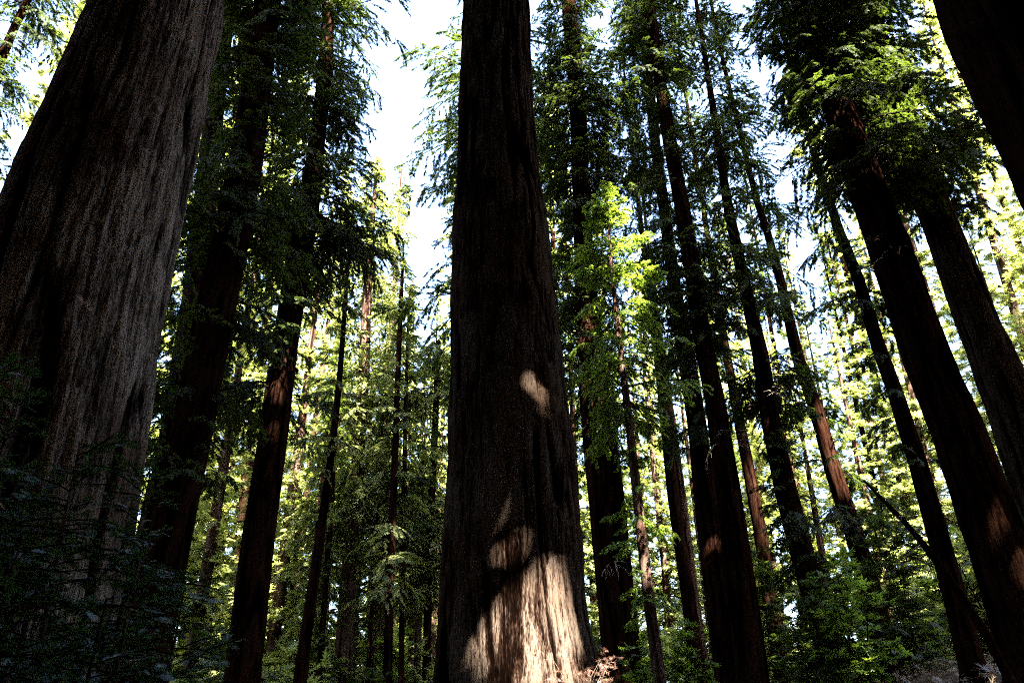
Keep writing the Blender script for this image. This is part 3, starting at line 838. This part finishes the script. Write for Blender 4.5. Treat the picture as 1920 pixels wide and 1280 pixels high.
# ------------------------------------------------------------------ understory: young trees and bushes in the sun
def bush_mesh(seed, H, reach, leaf, nb, per, sl_, style='mid'):
    sp = Sprays()
    rg = np.random.default_rng(seed)
    stems = []
    for k in range(5):
        a = rg.uniform(0, 6.28)
        top = np.array([math.cos(a) * reach * .35, math.sin(a) * reach * .35, H * rg.uniform(.75, 1)])
        stems.append(([np.zeros(3) + [math.cos(a) * .1, math.sin(a) * .1, -.1], top * [.4, .4, .5], top], .03))
        ax = lambda z, top=top: (top[0] * min(1, z / top[2]), top[1] * min(1, z / top[2]))
        grow(sp, ax, H * .08, top[2], lambda t: reach * (1 - .75 * t), nb // 5, per, sl_, .35, rg, ascend=.7)
    st = Sprays()
    for P, r in stems:
        st.tube(P, r, r * .3, 5)
    V = np.concatenate(st.WV); F = np.concatenate(st.WF)
    return mesh('stem', V, [F], [TWIG], attr={'ridge': np.full(len(V), .5)}, smooth=True), sp.build('foliage', leaf, TWIG, style, width=.42)
BUSH = [bush_mesh(301, 5.0, 2.0, NEEDLE_YOUNG, 110, 14, .38), bush_mesh(302, 3.4, 1.9, NEEDLE_SUNLIT, 90, 14, .40), bush_mesh(303, 6.5, 2.2, NEEDLE_SHADED, 130, 13, .40)]
BLAB = ['bright green bushy young tree', 'low yellow-green bush', 'dark leafy understory tree']
for i, (x, D, k, s) in enumerate([(450, 30, 2, .9), (540, 34, 1, 1.4), (500, 40, 1, 1.7), (590, 42, 1, 1.8), (830, 44, 1, 1.6), (655, 52, 0, 1.6), (700, 44, 1, 1.5), (770, 54, 1, 2.2), (560, 50, 1, 2.3), (610, 56, 1, 2.4), (480, 46, 1, 2.0), (735, 58, 1, 2.6), (660, 60, 1, 2.6), (520, 56, 0, 1.8), (815, 56, 1, 2.3), (430, 52, 1, 2.2), (690, 37, 2, .7), (620, 46, 1, 1.9), (720, 48, 0, 1.5), (400, 34, 2, 1.0), (350, 30, 1, 1.2),
                                    (1210, 26, 0, .7), (1270, 28, 0, .85), (1320, 36, 0, 1.0), (1240, 40, 1, 1.6), (1150, 36, 2, .8), (1470, 34, 2, 1.0), (1530, 24, 2, .7), (1620, 23, 0, .85), (1600, 27, 0, .8), (1720, 26, 2, .8), (1750, 36, 1, 1.5),
                                    (1820, 30, 0, 1.0), (1900, 28, 1, 1.3), (2000, 30, 0, 1.1), (1400, 44, 1, 1.5), (1500, 50, 1, 1.7), (1680, 44, 2, 1.2)]):
    P = at(x, 1280, D)
    root = empty('understory_tree', (P[0], P[1], float(ground_z(P[0], P[1]))), BLAB[k] + (' left of the straight black trunk' if x < 470 else ' between the straight black and central trunks' if x < 850 else ' behind the bright young redwood' if x < 1330 else (' beside the ivy-green trunk' if x < 1540 else ' at the foot of the reddish sunlit trunk' if x < 1610 else ' between the reddish sunlit trunk and the long thin black one') if x < 1700 else ' near the bank at right'), 'young tree', 'young trees and bushes under the redwoods')
    root.rotation_euler = (0, 0, i * 1.7); root.scale = (s, s, s)
    for nm, me in zip(('stem', 'foliage'), BUSH[k]):
        link(nm, me, root)

# ------------------------------------------------------------------ dark saplings close on the left
def sapling(seed, H, reach, nb, per):
    pts = [(np.array([0, 0, -.1]), .035), (np.array([.05, .02, H * .5]), .022), (np.array([0, 0, H]), .006)]
    me, off = trunk_mesh(pts, TWIG, 8, .25, .002, seed, .05, flare=.3)
    me.transform(Matrix.Translation(off))
    sp = Sprays(); rg = np.random.default_rng(seed)
    grow(sp, polyaxis(pts), H * .08, H, lambda t: reach * (1 - .8 * t) * (.8 + .2 * math.sin(t * 20)), nb, per, .095, .35, rg, ascend=.5, spread=.6, wood=.012, clump=False)
    return me, sp.build('foliage', NEEDLE_SHRUB, TWIG, 'fine', width=.30)
SAP = [sapling(401, 3.0, 1.5, 84, 56), sapling(402, 2.5, 1.3, 70, 56)]
SL = ['dark green sapling with flat sprays before the huge grey trunk, tallest of its clump',
      'dark sapling at the bottom left corner with pale shiny sprays',
      'dark sapling between the huge grey trunk and the shaded trunk beside it',
      'small sapling whose sprays cross the left edge of the view',
      'low sapling at the foot of the shaded trunk right of the huge grey one',
      'sapling nearest the camera filling the lowest left of the view',
      'dense sapling hiding the foot of the huge grey trunk', 'leaning sapling at the lower left between the clump and the shaded trunk', 'tall thin sapling rising across the left flank of the huge grey trunk']
for i, (x, y, D, k, s) in enumerate([(150, 830, 6.2, 0, 1.0), (40, 1010, 4.6, 1, .9), (280, 900, 7.4, 0, 1.05), (-60, 690, 6.0, 0, 1.05), (350, 1080, 8.0, 1, 1.0), (200, 1120, 4.8, 1, .75), (95, 930, 6.8, 1, 1), (270, 1010, 6.0, 0, 1), (30, 760, 7.0, 0, 1)]):
    P = at(x, y, D)
    H = (3.0, 2.5)[k]
    g = float(ground_z(P[0], P[1]))
    s = (P[2] - g) / H
    root = empty('redwood_sapling', (P[0], P[1], g), SL[i], 'sapling', 'dark saplings on the left')
    root.rotation_euler = (0, 0, i * 2.1); root.scale = (max(s, .8),) * 2 + (s,)
    for nm, me in zip(('stem', 'foliage'), SAP[k]):
        link(nm, me, root)

# ------------------------------------------------------------------ dry brush at the foot of the central trunk, litter on the bank
def dry_brush(P, H, n, seed, label):
    rg = np.random.default_rng(seed)
    sp = Sprays()
    for k in range(n):
        a = rg.uniform(0, 6.28); L = H * rg.uniform(.5, 1.1)
        q = np.linspace(0, 1, 6)[:, None]
        d = np.array([math.cos(a), math.sin(a), 0])
        b = P + np.array([rg.normal(0, .10), rg.normal(0, .12), 0])
        pts = b + d * L * .20 * q ** 1.5 + np.array([0, 0, 1]) * L * (q * 1.0 - .42 * q ** 3)
        sp.tube(pts, .007, .002, 3)
        m = 16
        f = rg.uniform(.25, 1, m) * 5; i0 = np.clip(f.astype(int), 0, 4); w = (f - i0)[:, None]
        O = pts[i0] * (1 - w) + pts[i0 + 1] * w
        D = np.stack([rg.normal(d[0] * .3, .7, m), rg.normal(d[1] * .3, .7, m), rg.normal(-.1, .5, m)], 1)
        sp.add(O, D, rg.normal(0, 1, (m, 3)) + [0, 0, 1], rg.uniform(.05, .11, m), rg.random(m))
    g = np.array(P)
    root = empty('dry_brush', tuple(g), label, 'brush')
    link('fronds', sp.build('fronds', DEADFERN, DEADWOOD, 'mid', off=g, width=.2), root)
P = at(1090, 1280, 12.3); g = float(ground_z(P[0], P[1]))
dry_brush(np.array([P[0], P[1], g]), (zat(1200, 12.3) - g) * 1.4, 55, 501, 'tangle of dry reddish-brown brush against the foot of the central trunk')
rg = np.random.default_rng(77)
sp = Sprays()
n = 9000
X = rg.uniform(5, 22, n); Y = rg.uniform(7, 30, n)
sp.add(np.stack([X, Y, ground_z(X, Y) + rg.uniform(0, .35, n)], 1), rg.normal(0, 1, (n, 3)) * [1, 1, .5], rg.normal(0, .5, (n, 3)) + [0, 0, 1], rg.uniform(.12, .4, n), rg.random(n))
tag(link('bank_undergrowth', sp.build('bank_undergrowth', LITTER, TWIG, 'mid', width=.25)), 'dry ferns and litter covering the bank at lower right', 'undergrowth', kind='stuff')

# ------------------------------------------------------------------ the rest of the grove, behind and beside the camera: its canopy shades the view
def grove_tree(x, y, h, seed, culled=True, lo=.12):
    pts = [(np.array([0, 0, -.25]), .8), (np.array([0, 0, h * .5]), .6), (np.array([0, 0, h]), .05)]
    me, off = trunk_mesh(pts, BARK_RED, 16, 1.2, .03, seed, .25)
    me.transform(Matrix.Translation(off))
    sp = Sprays(); rg = np.random.default_rng(seed + 50)
    c = np.array([x, y, 0.0])
    grow(sp, lambda z: (x, y), h * lo, h, lambda t: 5.8 * ((1 - t) ** .45 * .9 + .1), 150, 6.5, 1.25, .6, rg)
    return me, sp.build('crown', NEEDLE_SHADED, TWIG, 'coarse', gap_keep if culled else None, c, .42)
def add_grove(x, y, meshes, rot=0, s=1):
    root = empty('redwood_tree', (x, y, float(ground_z(x, y))), 'redwood standing out of view behind the camera', 'tree', 'redwoods behind the camera')
    root.rotation_euler = (0, 0, rot); root.scale = (s, s, s)
    link('trunk', meshes[0], root); link('crown', meshes[1], root)
for i, (x, y, h) in enumerate([(4, -5, 60), (10, -3, 64), (17, -5, 75), (24, 0, 74), (6, -12, 62), (15.5, -11, 62), (20, -12, 62), (28, -8, 76), (-2, -10, 56), (10, -20, 62), (2, -19, 60), (20, -21, 62),
                               (30, 6, 68), (-5, -4, 56), (35, -2, 74), (36, 9, 66), (16, -29, 66), (7, -28, 66), (26, -17, 62), (1.6, .6, 58), (9, .5, 60), (-8, 1, 52), (23.5, -6, 76)]):
    add_grove(x, y, grove_tree(x, y, h, 600 + i, lo=.42 if y > -1 and x < 12 else .22 if y > -6 else .12))
GP = [grove_tree(0, 0, 58, 650, False), grove_tree(0, 0, 50, 651, False)]
for i, (x, y) in enumerate([(-11, -7), (-16, 2), (-21, 12), (-12, -16), (-20, -8), (-6, -20), (-25, 3), (-28, 20), (-14, -26), (-3, -30), (38, -12), (42, 2), (44, 16), (34, -24), (26, -30), (-24, -20), (3, -40), (-10, -38), (16, -40), (30, -40), (-17, -4), (-8, -12)]):
    add_grove(x, y, GP[i % 2], i * 1.9, 1 + .1 * math.sin(i * 5))

tris = sum(sum(len(p.vertices) - 2 for p in me.polygons) if len(me.polygons) < 2000 else len(me.polygons) * 2 for me in bpy.data.meshes)
print('TRIS', tris, 'OBJS', len(bpy.data.objects))
